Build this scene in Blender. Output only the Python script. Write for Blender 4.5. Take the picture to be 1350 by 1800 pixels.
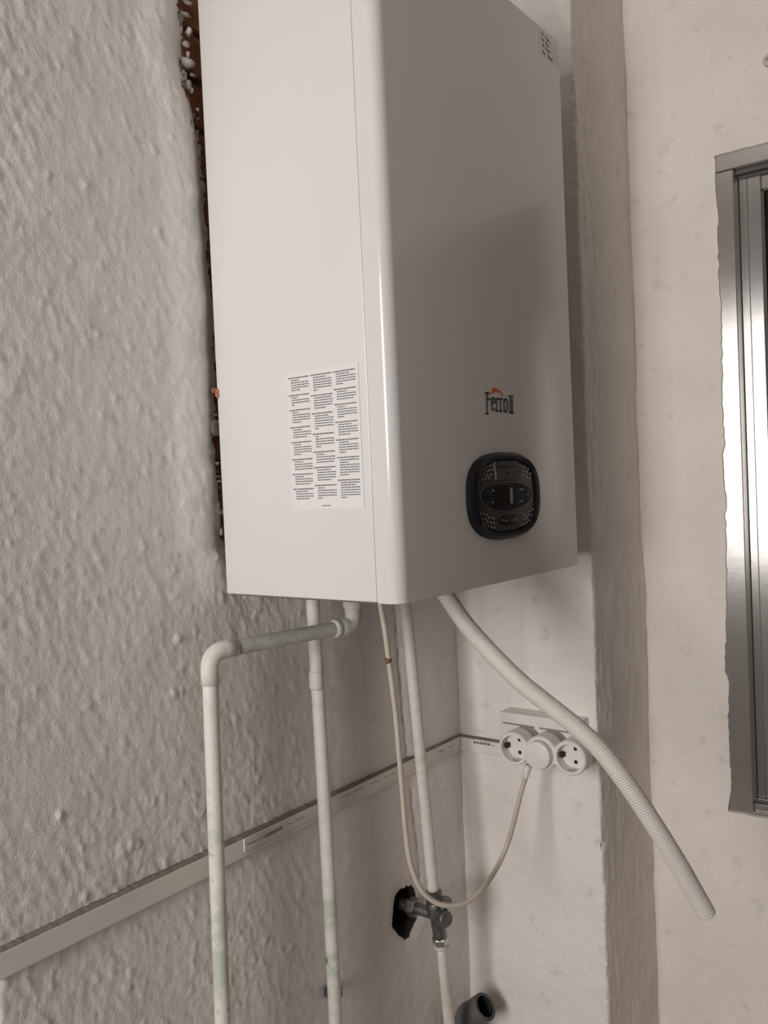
import bpy, bmesh, math, random
import numpy as np
from mathutils import Vector, Matrix

for o in list(bpy.data.objects):
    bpy.data.objects.remove(o)
scene = bpy.context.scene
COL = scene.collection
random.seed(7)

# ------------------------------------------------------------------ camera
CAM = np.array([0.775, 0.0, 1.45])
FPX = 1518.67
RC = np.array([[0.7906223678513242, 0.01663845603369563, -0.6120779633624953],
               [0.6107223142523338, 0.05037734911575774, 0.7902407086263925],
               [-0.0439832505328911, 0.998591650514305, -0.02966798266948889]])  # right, up, forward
cd = bpy.data.cameras.new('camera')
cam = bpy.data.objects.new('camera', cd)
COL.objects.link(cam)
cd.sensor_fit = 'VERTICAL'
cd.sensor_height = 36.0
cd.lens = FPX / 1800.0 * 36.0
cd.clip_start = 0.02
M = Matrix.Identity(4)
for i in range(3):
    M[i][0], M[i][1], M[i][2], M[i][3] = RC[i, 0], RC[i, 1], -RC[i, 2], CAM[i]
cam.matrix_world = M
scene.camera = cam

# ------------------------------------------------------------------ light and exposure
w = bpy.data.worlds.new('world')
scene.world = w
w.use_nodes = True
w.node_tree.nodes['Background'].inputs[0].default_value = (0.75, 0.85, 1.0, 1)
w.node_tree.nodes['Background'].inputs[1].default_value = 0.3

BACK_Y = -1.3                                   # wall behind the camera, with the daylight window
DAY_X0, DAY_X1, DAY_Z0, DAY_Z1 = 0.10, 0.70, 1.02, 2.15
ld = bpy.data.lights.new('daylight', 'AREA')
ld.shape = 'RECTANGLE'
ld.size = DAY_X1 - DAY_X0 - 0.08
ld.size_y = DAY_Z1 - DAY_Z0 - 0.08
ld.energy = 35.5
ld.color = (1.0, 0.97, 0.94)
lo = bpy.data.objects.new('daylight', ld)
COL.objects.link(lo)
lo.location = ((DAY_X0 + DAY_X1) / 2, BACK_Y - 0.06, (DAY_Z0 + DAY_Z1) / 2)
lo.rotation_euler = (math.radians(90), 0, math.radians(0))
lo.rotation_euler = Vector((0, 1, 0)).to_track_quat('-Z', 'Z').to_euler()

vs = scene.view_settings
vs.view_transform = 'Standard'
vs.look = 'None'
vs.gamma = 1.0
vs.use_curve_mapping = False
vs.exposure = 0.0

# ------------------------------------------------------------------ pixel helpers (a pixel gives a direction only)
def ray(px, py):
    return RC @ np.array([(px - 675.0) / FPX, (900.0 - py) / FPX, 1.0])

def hit(px, py, ax, val):                       # where the pixel's ray meets the plane axis = val
    d = ray(px, py)
    return Vector(CAM + d * ((val - CAM[ax]) / d[ax]))

def at_depth(px, py, dep):
    return Vector(CAM + ray(px, py) * dep)

# ------------------------------------------------------------------ materials
MATS = {}
def nd(nt, t, **kw):
    n = nt.nodes.new(t)
    for k, v in kw.items():
        setattr(n, k, v)
    return n

def mat(name, col, rough=0.6, metal=0.0, spec=0.5, coat=0.0, var=0.0, vscale=8.0, col2=None, bump=0.0, bscale=200.0,
        stretch=None, rvar=0.0, emit=None):
    m = bpy.data.materials.new(name)
    m.use_nodes = True
    nt = m.node_tree
    p = nt.nodes['Principled BSDF']
    p.inputs['Roughness'].default_value = rough
    p.inputs['Metallic'].default_value = metal
    p.inputs['Specular IOR Level'].default_value = spec
    p.inputs['Coat Weight'].default_value = coat
    p.inputs['Coat Roughness'].default_value = 0.08
    p.inputs['Base Color'].default_value = (*col, 1)
    tc = nd(nt, 'ShaderNodeTexCoord')
    mp = nd(nt, 'ShaderNodeMapping')
    nt.links.new(tc.outputs['Object'], mp.inputs[0])
    if stretch:
        mp.inputs['Scale'].default_value = stretch
    if var > 0 or col2:
        c2 = col2 or tuple(max(0, c * (1 - var)) for c in col)
        n = nd(nt, 'ShaderNodeTexNoise')
        n.inputs['Scale'].default_value = vscale
        n.inputs['Detail'].default_value = 8
        n.inputs['Roughness'].default_value = 0.65
        nt.links.new(mp.outputs[0], n.inputs['Vector'])
        r = nd(nt, 'ShaderNodeValToRGB')
        r.color_ramp.elements[0].position = 0.35
        r.color_ramp.elements[1].position = 0.68
        r.color_ramp.elements[0].color = (*col, 1)
        r.color_ramp.elements[1].color = (*c2, 1)
        nt.links.new(n.outputs['Fac'], r.inputs[0])
        nt.links.new(r.outputs[0], p.inputs['Base Color'])
        if rvar:
            mr = nd(nt, 'ShaderNodeMapRange')
            mr.inputs['To Min'].default_value = rough - rvar
            mr.inputs['To Max'].default_value = rough + rvar
            nt.links.new(n.outputs['Fac'], mr.inputs['Value'])
            nt.links.new(mr.outputs[0], p.inputs['Roughness'])
    if bump > 0:
        n2 = nd(nt, 'ShaderNodeTexNoise')
        n2.inputs['Scale'].default_value = bscale
        n2.inputs['Detail'].default_value = 5
        nt.links.new(mp.outputs[0], n2.inputs['Vector'])
        b = nd(nt, 'ShaderNodeBump')
        b.inputs['Strength'].default_value = bump
        b.inputs['Distance'].default_value = 0.001
        nt.links.new(n2.outputs['Fac'], b.inputs['Height'])
        nt.links.new(b.outputs[0], p.inputs['Normal'])
    MATS[name] = m
    return m

def plaster(name, col, dirt, speck=0.735, bump=0.35, stretch=(1, 1, 1)):
    """Lime-washed plaster: faint mottling, greyish smudges, scattered dark specks and fine relief."""
    m = bpy.data.materials.new(name)
    m.use_nodes = True
    nt = m.node_tree
    p = nt.nodes['Principled BSDF']
    p.inputs['Roughness'].default_value = 0.75
    p.inputs['Specular IOR Level'].default_value = 0.3
    tc = nd(nt, 'ShaderNodeTexCoord')
    mp = nd(nt, 'ShaderNodeMapping')
    mp.inputs['Scale'].default_value = stretch
    nt.links.new(tc.outputs['Object'], mp.inputs[0])
    def noise(scale, det=6, src=mp):
        n = nd(nt, 'ShaderNodeTexNoise')
        n.inputs['Scale'].default_value = scale
        n.inputs['Detail'].default_value = det
        n.inputs['Roughness'].default_value = 0.6
        nt.links.new(src.outputs[0], n.inputs['Vector'])
        return n
    def ramp(src, a, b):
        r = nd(nt, 'ShaderNodeMapRange', interpolation_type='SMOOTHSTEP')
        r.inputs['From Min'].default_value = a
        r.inputs['From Max'].default_value = b
        nt.links.new(src, r.inputs['Value'])
        return r
    def mix(fac, a, b, f=1.0):
        x = nd(nt, 'ShaderNodeMix', data_type='RGBA')
        if f != 1.0:
            mm = nd(nt, 'ShaderNodeMath', operation='MULTIPLY')
            mm.inputs[1].default_value = f
            nt.links.new(fac, mm.inputs[0])
            fac = mm.outputs[0]
        nt.links.new(fac, x.inputs[0])
        for s, v in ((6, a), (7, b)):
            if isinstance(v, tuple):
                x.inputs[s].default_value = (*v, 1)
            else:
                nt.links.new(v, x.inputs[s])
        return x.outputs[2]
    c = mix(ramp(noise(5).outputs['Fac'], 0.42, 0.68).outputs[0], col, dirt, 0.55)
    c = mix(ramp(noise(38, 8).outputs['Fac'], 0.58, 0.72).outputs[0], c, tuple(x * 0.78 for x in dirt), 0.45)
    c = mix(ramp(noise(150, 3).outputs['Fac'], speck, speck + 0.03).outputs[0], c, (0.06, 0.05, 0.045), 0.85)
    nt.links.new(c, p.inputs['Base Color'])
    b = nd(nt, 'ShaderNodeBump')
    b.inputs['Strength'].default_value = bump
    b.inputs['Distance'].default_value = 0.0012
    nt.links.new(noise(320, 6).outputs['Fac'], b.inputs['Height'])
    nt.links.new(b.outputs[0], p.inputs['Normal'])
    MATS[name] = m
    return m

def painted_pipe(name, col, stains):
    """Painted copper: cream paint with verdigris patches and dark chips at given heights (z)."""
    m = bpy.data.materials.new(name)
    m.use_nodes = True
    nt = m.node_tree
    p = nt.nodes['Principled BSDF']
    p.inputs['Roughness'].default_value = 0.5
    tc = nd(nt, 'ShaderNodeTexCoord')
    sep = nd(nt, 'ShaderNodeSeparateXYZ')
    nt.links.new(tc.outputs['Object'], sep.inputs[0])
    n = nd(nt, 'ShaderNodeTexNoise')
    n.inputs['Scale'].default_value = 70
    n.inputs['Detail'].default_value = 6
    nt.links.new(tc.outputs['Object'], n.inputs['Vector'])
    cur = None
    x0 = nd(nt, 'ShaderNodeMix', data_type='RGBA')
    r = nd(nt, 'ShaderNodeMapRange')
    r.inputs['From Min'].default_value = 0.5
    r.inputs['From Max'].default_value = 0.75
    nt.links.new(n.outputs['Fac'], r.inputs['Value'])
    nt.links.new(r.outputs[0], x0.inputs[0])
    x0.inputs[6].default_value = (*col, 1)
    x0.inputs[7].default_value = (col[0] * .86, col[1] * .85, col[2] * .8, 1)
    cur = x0.outputs[2]
    for z, half, sc, amt, thr in stains:
        d = nd(nt, 'ShaderNodeMath', operation='SUBTRACT')
        nt.links.new(sep.outputs['Z'], d.inputs[0])
        d.inputs[1].default_value = z
        a = nd(nt, 'ShaderNodeMath', operation='ABSOLUTE')
        nt.links.new(d.outputs[0], a.inputs[0])
        f = nd(nt, 'ShaderNodeMapRange', interpolation_type='SMOOTHSTEP')
        f.inputs['From Min'].default_value = half
        f.inputs['From Max'].default_value = half * 0.4
        nt.links.new(a.outputs[0], f.inputs['Value'])
        g = nd(nt, 'ShaderNodeMapRange', interpolation_type='SMOOTHSTEP')
        g.inputs['From Min'].default_value = thr
        g.inputs['From Max'].default_value = thr + 0.12
        nt.links.new(n.outputs['Fac'], g.inputs['Value'])
        mu = nd(nt, 'ShaderNodeMath', operation='MULTIPLY')
        nt.links.new(f.outputs[0], mu.inputs[0])
        nt.links.new(g.outputs[0], mu.inputs[1])
        mu2 = nd(nt, 'ShaderNodeMath', operation='MULTIPLY')
        nt.links.new(mu.outputs[0], mu2.inputs[0])
        mu2.inputs[1].default_value = amt
        x = nd(nt, 'ShaderNodeMix', data_type='RGBA')
        nt.links.new(mu2.outputs[0], x.inputs[0])
        nt.links.new(cur, x.inputs[6])
        x.inputs[7].default_value = (*sc, 1)
        cur = x.outputs[2]
    nt.links.new(cur, p.inputs['Base Color'])
    b = nd(nt, 'ShaderNodeBump')
    b.inputs['Strength'].default_value = 0.25
    b.inputs['Distance'].default_value = 0.0008
    nt.links.new(n.outputs['Fac'], b.inputs['Height'])
    nt.links.new(b.outputs[0], p.inputs['Normal'])
    MATS[name] = m
    return m

plaster('plaster_left', (0.84, 0.80, 0.77), (0.74, 0.70, 0.665), speck=0.748, bump=0.6)
plaster('plaster_back', (0.86, 0.79, 0.735), (0.76, 0.695, 0.63), speck=0.755, bump=0.3)
plaster('plaster_pillar', (0.85, 0.795, 0.75), (0.74, 0.685, 0.63), speck=0.75, bump=0.35)
mat("room_paint", (0.36, 0.33, 0.30), 0.8, var=0.1)
mat('ceiling_paint', (0.66, 0.63, 0.59), 0.8, var=0.06)
mat('floor_tile', (0.36, 0.29, 0.23), 0.5, var=0.3, vscale=14)
mat('mortar', (0.30, 0.22, 0.17), 0.95, var=0.4, vscale=60, bump=0.6)
mat('brick', (0.44, 0.19, 0.10), 0.95, col2=(0.25, 0.105, 0.06), vscale=45, bump=0.9, bscale=260)
mat('lump', (0.66, 0.60, 0.55), 0.9, var=0.35, vscale=90, bump=0.6, bscale=500)
mat('dark_cavity', (0.045, 0.04, 0.035), 0.95, var=0.5, vscale=60)
mat('enamel', (0.72, 0.69, 0.675), 0.19, spec=0.45, coat=0.1)
mat('enamel_side', (0.745, 0.715, 0.70), 0.32, spec=0.5, coat=0.25)
mat('grey_plate', (0.22, 0.21, 0.2), 0.6, var=0.2)
mat('seam', (0.25, 0.23, 0.22), 0.8)
mat('label_white', (0.765, 0.745, 0.735), 0.4)
mat('label_clear', (0.70, 0.67, 0.65), 0.3)
mat('ink', (0.13, 0.12, 0.125), 0.7)
mat('ink_pale', (0.30, 0.28, 0.27), 0.7)
mat('logo_grey', (0.075, 0.085, 0.085), 0.35)
mat('logo_orange', (0.62, 0.10, 0.03), 0.4)
mat('panel_black', (0.010, 0.010, 0.011), 0.45, spec=0.12)
mat('panel_grey', (0.050, 0.050, 0.051), 0.42, spec=0.3, var=0.2, vscale=60)
mat('panel_dot', (0.34, 0.33, 0.33), 0.4)
mat('panel_strip', (0.22, 0.22, 0.22), 0.3)
mat('lcd', (0.008, 0.008, 0.009), 0.12)
mat('aluminium', (0.70, 0.68, 0.66), 0.23, metal=0.82, var=0.12, vscale=6, rvar=0.02, bump=0.05, bscale=90)
mat('track_dark', (0.10, 0.095, 0.09), 0.6)
mat('wood_brown', (0.24, 0.13, 0.07), 0.7, var=0.4, vscale=30)
mat('white_plastic', (0.80, 0.765, 0.725), 0.42, var=0.05, vscale=20)
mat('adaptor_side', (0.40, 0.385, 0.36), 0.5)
mat('socket_hole', (0.012, 0.011, 0.01), 0.7)
mat('chrome', (0.55, 0.54, 0.53), 0.3, metal=1.0)
mat('valve_metal', (0.14, 0.14, 0.14), 0.42, metal=0.85, col2=(0.30, 0.30, 0.29), vscale=120, bump=0.3, bscale=400)
mat('trunking_clean', (0.80, 0.75, 0.70), 0.55, var=0.1, vscale=14)
mat('trunking_white', (0.84, 0.79, 0.75), 0.55, var=0.2, vscale=18)
mat('cable_beige', (0.62, 0.545, 0.46), 0.5, var=0.12, vscale=40)
mat('hose_white', (0.72, 0.67, 0.62), 0.5, var=0.06, vscale=20)
mat('pvc_grey', (0.13, 0.135, 0.14), 0.5, var=0.25, vscale=40)
mat('pvc_inside', (0.012, 0.012, 0.012), 0.8)
mat('pipe_grey', (0.60, 0.585, 0.545), 0.6, col2=(0.44, 0.45, 0.40), vscale=55, bump=0.4, bscale=220)
mat('strip_brown', (0.30, 0.255, 0.215), 0.95, var=0.4, vscale=80)  # brown for the thin strips on the trunking's top edge
mat('brown_mark', (0.22, 0.09, 0.05), 0.7)
mat('tape', (0.66, 0.63, 0.59), 0.7, var=0.25, vscale=90)
GREEN = (0.50, 0.55, 0.43)
DARKG = (0.10, 0.14, 0.11)
painted_pipe('pipe_paint_gas', (0.74, 0.71, 0.655), [(1.10, 0.05, GREEN, .5, .42), (0.955, 0.07, GREEN, .75, .38), (0.925, .04, GREEN, .7, .35), (1.03, .012, DARKG, .8, .56), (1.06, .01, DARKG, .8, .57), (0.873, .02, DARKG, .6, .55)])
painted_pipe('pipe_paint_heating', (0.74, 0.70, 0.665), [(0.905, 0.028, GREEN, .8, .35), (0.838, 0.022, GREEN, .95, .33), (0.842, 0.006, DARKG, .9, .5), (0.78, 0.05, GREEN, .3, .45)])
painted_pipe('pipe_paint_water', (0.73, 0.68, 0.635), [(1.25, 0.03, GREEN, .2, .5), (0.70, .06, (0.62, .55, .47), .5, .4)])
gl = bpy.data.materials.new('glass')
gl.use_nodes = True
gp = gl.node_tree.nodes['Principled BSDF']
gp.inputs['Base Color'].default_value = (0.9, 0.93, 0.92, 1)
gp.inputs['Roughness'].default_value = 0.03
gp.inputs['Transmission Weight'].default_value = 1.0
gp.inputs['IOR'].default_value = 1.45
MATS['glass'] = gl
# drawn aluminium: extrusion lines run along the vertical sections and spread highlights sideways
ap = MATS['aluminium'].node_tree.nodes['Principled BSDF']
ap.inputs['Anisotropic'].default_value = 0.9
tg = MATS['aluminium'].node_tree.nodes.new('ShaderNodeTangent')
tg.direction_type = 'RADIAL'
tg.axis = 'Z'
MATS['aluminium'].node_tree.links.new(tg.outputs[0], ap.inputs['Tangent'])

# ------------------------------------------------------------------ object helpers
def setp(o, label=None, cat=None, group=None, kind=None):
    if label: o['label'] = label
    if cat: o['category'] = cat
    if group: o['group'] = group
    if kind: o['kind'] = kind
    return o

def link(name, me, m, parent=None, smooth=False):
    o = bpy.data.objects.new(name, me)
    COL.objects.link(o)
    if m:
        for x in (m if isinstance(m, (list, tuple)) else [m]):
            me.materials.append(MATS[x])
    if smooth:
        me.polygons.foreach_set('use_smooth', [True] * len(me.polygons))
    if parent:
        o.parent = parent
        o.matrix_parent_inverse = parent.matrix_world.inverted()
    return o

def obj(name, bm, m, parent=None, smooth=False, angle=None):
    bmesh.ops.recalc_face_normals(bm, faces=bm.faces[:])
    me = bpy.data.meshes.new(name)
    bm.to_mesh(me)
    bm.free()
    o = link(name, me, m, parent, smooth or angle is not None)
    if angle is not None:
        me.set_sharp_from_angle(angle=math.radians(angle))
    return o

def empty(name, loc, label, cat, group=None):
    o = bpy.data.objects.new(name, None)
    COL.objects.link(o)
    o.location = loc
    o.empty_display_size = 0.03
    bpy.context.view_layer.update()
    return setp(o, label, cat, group)

def box(bm, lo_, hi_, bev=0.0, seg=2):
    lo_, hi_ = Vector(lo_), Vector(hi_)
    r = bmesh.ops.create_cube(bm, size=1.0)
    vs_ = r['verts']
    c, s = (lo_ + hi_) / 2, hi_ - lo_
    for v in vs_:
        v.co = Vector((v.co.x * s.x, v.co.y * s.y, v.co.z * s.z)) + c
    if bev > 0:
        es = list({e for v in vs_ for e in v.link_edges})
        bmesh.ops.bevel(bm, geom=es, offset=bev, segments=seg, affect='EDGES', profile=0.5)

def frame_of(d):
    d = Vector(d).normalized()
    a = Vector((0, 0, 1)) if abs(d.z) < 0.9 else Vector((1, 0, 0))
    u = d.cross(a).normalized()
    return u, d.cross(u).normalized()

def smooth_path(pts, n):
    """Catmull-Rom resampling to n points of about even spacing."""
    P = [Vector(p) for p in pts]
    P = [P[0] * 2 - P[1]] + P + [P[-1] * 2 - P[-2]]
    out = []
    for i in range(1, len(P) - 2):
        for k in range(40):
            t = k / 40
            a, b, c, d = P[i - 1], P[i], P[i + 1], P[i + 2]
            out.append(0.5 * ((2 * b) + (c - a) * t + (2 * a - 5 * b + 4 * c - d) * t * t + (3 * b - a - 3 * c + d) * t ** 3))
    out.append(P[-2])
    L = [0.0]
    for i in range(1, len(out)):
        L.append(L[-1] + (out[i] - out[i - 1]).length)
    res, j = [], 0
    for k in range(n):
        s = L[-1] * k / (n - 1)
        while j < len(L) - 2 and L[j + 1] < s:
            j += 1
        f = (s - L[j]) / max(1e-9, L[j + 1] - L[j])
        res.append(out[j].lerp(out[j + 1], min(1, f)))
    return res

def sweep(bm, pts, rad, sides=16, caps=True):
    """Tube along pts with a radius (number or list), parallel-transported frames."""
    pts = [Vector(p) for p in pts]
    n = len(pts)
    rr = rad if isinstance(rad, (list, tuple)) else [rad] * n
    rings = []
    t0 = (pts[1] - pts[0]).normalized()
    u, v = frame_of(t0)
    for i in range(n):
        t = (pts[min(i + 1, n - 1)] - pts[max(i - 1, 0)])
        if t.length < 1e-9:
            t = t0
        t = t.normalized()
        q = t0.rotation_difference(t)
        u, v = q @ u, q @ v
        t0 = t
        rings.append([bm.verts.new(pts[i] + (u * math.cos(2 * math.pi * k / sides) + v * math.sin(2 * math.pi * k / sides)) * rr[i]) for k in range(sides)])
    for i in range(n - 1):
        for k in range(sides):
            bm.faces.new((rings[i][k], rings[i][(k + 1) % sides], rings[i + 1][(k + 1) % sides], rings[i + 1][k]))
    if caps:
        bm.faces.new(rings[0][::-1])
        bm.faces.new(rings[-1])
    return rings

def lathe(bm, base, axis, prof, sides=28, caps=True):
    """prof: (distance along axis, radius)."""
    base, axis = Vector(base), Vector(axis).normalized()
    u, v = frame_of(axis)
    rings = []
    for t, r in prof:
        rings.append([bm.verts.new(base + axis * t + (u * math.cos(2 * math.pi * k / sides) + v * math.sin(2 * math.pi * k / sides)) * max(r, 1e-5)) for k in range(sides)])
    for i in range(len(rings) - 1):
        for k in range(sides):
            bm.faces.new((rings[i][k], rings[i][(k + 1) % sides], rings[i + 1][(k + 1) % sides], rings[i + 1][k]))
    if caps:
        bm.faces.new(rings[0][::-1])
        bm.faces.new(rings[-1])

def dash(bm, a, b, width, normal, thick=0.00025):
    """A flat printed stroke from a to b lying on a surface with the given normal."""
    a, b, n = Vector(a), Vector(b), Vector(normal)
    s = (b - a).normalized().cross(n) * width / 2
    q = [a + s, a - s, b - s, b + s]
    lo_ = [bm.verts.new(p) for p in q]
    hi_ = [bm.verts.new(p + n * thick) for p in q]
    bm.faces.new(hi_)
    for k in range(4):
        bm.faces.new((lo_[k], lo_[(k + 1) % 4], hi_[(k + 1) % 4], hi_[k]))

def polyprism(bm, outline, normal, thick):
    """Extrude a planar outline (list of 3-D points) along normal."""
    n = Vector(normal) * thick
    a = [bm.verts.new(Vector(p)) for p in outline]
    b = [bm.verts.new(Vector(p) + n) for p in outline]
    bm.faces.new(b)
    bm.faces.new(a[::-1])
    for k in range(len(a)):
        bm.faces.new((a[k], a[(k + 1) % len(a)], b[(k + 1) % len(a)], b[k]))

# ------------------------------------------------------------------ noise for plaster relief
def vnoise(x, y, seed):
    rng = np.random.RandomState(seed)
    G = rng.rand(256, 256)
    xi, yi = np.floor(x).astype(int), np.floor(y).astype(int)
    fx, fy = x - xi, y - yi
    fx = fx * fx * fx * (fx * (fx * 6 - 15) + 10)
    fy = fy * fy * fy * (fy * (fy * 6 - 15) + 10)
    g = lambda i, j: G[i % 256, j % 256]
    return ((g(xi, yi) * (1 - fx) + g(xi + 1, yi) * fx) * (1 - fy) + (g(xi, yi + 1) * (1 - fx) + g(xi + 1, yi + 1) * fx) * fy) * 2 - 1

def fbm(x, y, sc, seed, octv=3, gain=0.5):
    t, a = 0, 1.0
    for o in range(octv):
        t = t + a * vnoise(x / sc * 2 ** o + 17.3 * o, y / sc * 2 ** o + 9.1 * o, seed + o)
        a *= gain
    return t

def sstep(a, b, x):
    t = np.clip((x - a) / (b - a), 0, 1)
    return t * t * (3 - 2 * t)

def grid_mesh(name, P, keep=None, mats=None, matidx=None, extra=None):
    """P: (nu, nv, 3) array of positions -> quad mesh, optional mask of quads to keep and material index per quad."""
    nu, nv = P.shape[:2]
    idx = np.arange(nu * nv).reshape(nu, nv)
    q = np.stack([idx[:-1, :-1], idx[1:, :-1], idx[1:, 1:], idx[:-1, 1:]], -1).reshape(-1, 4)
    mi = matidx.reshape(-1) if matidx is not None else None
    if keep is not None:
        k = keep.reshape(-1)
        q = q[k]
        if mi is not None:
            mi = mi[k]
    V = P.reshape(-1, 3)
    return V, q, mi

def mesh_from(name, parts, mats, parent=None):
    Vs, Qs, Ms, off = [], [], [], 0
    for V, q, mi in parts:
        Vs.append(V)
        Qs.append(q + off)
        Ms.append(mi if mi is not None else np.zeros(len(q), int))
        off += len(V)
    V, Q, Mi = np.concatenate(Vs), np.concatenate(Qs), np.concatenate(Ms)
    me = bpy.data.meshes.new(name)
    me.vertices.add(len(V))
    me.vertices.foreach_set('co', V.astype(np.float32).reshape(-1))
    me.loops.add(len(Q) * 4)
    me.loops.foreach_set('vertex_index', Q.astype(np.int32).reshape(-1))
    me.polygons.add(len(Q))
    me.polygons.foreach_set('loop_start', np.arange(0, len(Q) * 4, 4, dtype=np.int32))
    me.polygons.foreach_set('material_index', Mi.astype(np.int32))
    me.polygons.foreach_set('use_smooth', np.ones(len(Q), bool))
    me.update(calc_edges=True)
    me.validate()
    return link(name, me, mats, parent)

def axis_samples(segs):
    out = [segs[0][0]]
    for a, b, n in segs:
        out += list(a + (b - a) * np.arange(1, n + 1) / n)
    return np.array(out)

# ================================================================== SETTING
CORNER_Y, PILLAR_X, WIN_Y, CEIL, RIGHT_X, NEAR_Y = 1.177, 0.242, 1.375, 2.65, 3.2, 0.380

# left wall: rough plaster with a broken-out strip beside the boiler and a knocked-out hole at the valve
ys = axis_samples([(NEAR_Y, 0.86, 210), (0.86, 0.97, 25), (0.97, 1.06, 60), (1.06, 1.19, 30)])
zs = axis_samples([(0.0, 0.5, 12), (0.5, 2.25, 700), (2.25, CEIL + 0.01, 10)])
Y, Z = np.meshgrid(ys, zs, indexing='ij')
rough = 1 - sstep(0.79, 0.845, Y)
a = 0.45
Ya, Za = Y * math.cos(a) + Z * math.sin(a), -Y * math.sin(a) + Z * math.cos(a)
amp = 0.75 + 0.3 * vnoise(Y / 0.11 + 3, Z / 0.15, 91)
h = rough * amp * (0.00055 * fbm(Ya, Za * 0.5, 0.0075, 11, 3, 0.7) + 0.0009 * np.maximum(0, fbm(Ya, Za * 0.6, 0.0075, 21, 2)) ** 2)
blob = vnoise(Y / 0.022, Z / 0.030, 55)
h = h + rough * 0.0022 * sstep(0.86, 1.0, blob) * (0.6 + 0.6 * fbm(Y, Z, 0.006, 56, 2))
h = h + 0.0005 * fbm(Y, Z, 0.012, 71, 3) * (1 - rough) + 0.0007 * fbm(Y, Z, 0.07, 31, 2) + 0.002 * fbm(Y, Z * 0.6, 0.25, 41, 2)
# rounded near corner
h = h - 0.012 * (1 - sstep(NEAR_Y, NEAR_Y + 0.016, Y)) ** 2
# ragged strip of bare brick: left bound as read along the boiler's rear edge
bz = np.array([1.30, 1.375, 1.388, 1.428, 1.495, 1.60, 1.694, 1.8056, 1.858, 1.895, 1.918, 1.977, 2.015, 2.3])
by = np.array([0.724, 0.716, 0.697, 0.691, 0.688, 0.697, 0.696, 0.693, 0.690, 0.683, 0.671, 0.671, 0.671, 0.668])
bound = np.interp(Z, bz, by) + (0.0045 + 0.0035 * sstep(1.84, 1.9, Z)) * fbm(Z, Z * 0 + 1.7 + Y * 8, 0.022, 61, 4, 0.75) - 0.002
inb = (Y > bound) & (Y < 0.735) & (Z > 1.37)
dist = np.interp(Z, bz, by) + 0.004 * fbm(Z, Z * 0 + 1.7, 0.03, 61, 2) - Y
dip = sstep(0.032, 0.0, dist) * (Y < bound) * sstep(1.30, 1.42, Z)
h = h - 0.009 * dip * (0.7 + 0.5 * vnoise(Z / 0.09, Y * 0, 77)) + 0.004 * sstep(0.075, 0.04, dist) * sstep(0.0, 0.035, dist) * sstep(1.30, 1.42, Z)
# filled chase running down beside the cold-water pipe
sc = np.interp(Z, [0.85, 0.906, 1.1125, 1.242, 1.34], [1.052, 1.0465, 1.025, 1.0188, 1.014])
h = h - 0.0045 * np.exp(-((Y - sc) / 0.006) ** 2) * (0.8 + 0.5 * fbm(Y, Z, 0.02, 81, 2)) * (Z > 0.80) + 0.0022 * np.exp(-((Y - sc - 0.013) / 0.006) ** 2) * (Z > 0.84)
# hole at the valve
hy, hz = 1.0135, 0.812
ang = np.arctan2(Z - hz, Y - hy)
rr = np.sqrt(((Y - hy) / 0.034) ** 2 + ((Z - hz) / 0.034) ** 2) * (1 + 0.10 * np.sin(2 * ang + 1) + 0.05 * np.sin(5 * ang)) * (1 + 0.06 * fbm(Y, Z, 0.012, 97, 2))
hole = rr < 1
h = np.where(hole, -0.055 * sstep(1.0, 0.80, rr) - 0.004, h - 0.004 * sstep(1.5, 1.0, rr))
h = np.where(inb, -0.020 + 0.002 * fbm(Y, Z, 0.015, 66, 2), h)
P = np.stack([h, Y, Z], -1)
mi = np.zeros((len(ys) - 1, len(zs) - 1), int)
mi[inb[:-1, :-1] & inb[1:, 1:]] = 1
mi[hole[:-1, :-1] | hole[1:, 1:] | hole[1:, :-1] | hole[:-1, 1:]] = 2
wall_left = setp(mesh_from('wall_left', [grid_mesh('l', P, matidx=mi)], ['plaster_left', 'mortar', 'dark_cavity']),
                 'rough whitewashed plaster wall carrying the boiler', None, kind='structure')

def coarse_plane(a_, b_, c_, d_):
    V = np.array([a_, b_, c_, d_], float)
    return V, np.array([[0, 1, 2, 3]]), None

# exposed bricks behind the broken plaster
def brick_mesh(seed):
    rnd = random.Random(seed)
    bm = bmesh.new()
    box(bm, (-0.012, -0.035, -0.0235), (0.006, 0.035, 0.0235), 0.003, 1)
    bmesh.ops.subdivide_edges(bm, edges=[e for e in bm.edges if e.calc_length() > 0.02], cuts=3, use_grid_fill=True)
    for v in bm.verts:
        v.co += Vector((rnd.uniform(-.0015, .0015), rnd.uniform(-.001, .001), rnd.uniform(-.0015, .0015)))
    return bm
bmeshes = []
for k in range(3):
    bm = brick_mesh(k)
    me = bpy.data.meshes.new('brick')
    bm.to_mesh(me)
    bm.free()
    me.materials.append(MATS['brick'])
    bmeshes.append(me)
z = 1.402
k = 0
while z < 2.2:
    o = bpy.data.objects.new('brick', bmeshes[k % 3])
    COL.objects.link(o)
    o.location = (-0.0165 + random.uniform(-.002, .003), 0.706 + random.uniform(-.004, .003), z)
    o.rotation_euler = (0, 0, random.uniform(-.06, .06))
    o.parent = wall_left
    z += 0.056
    k += 1

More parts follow.
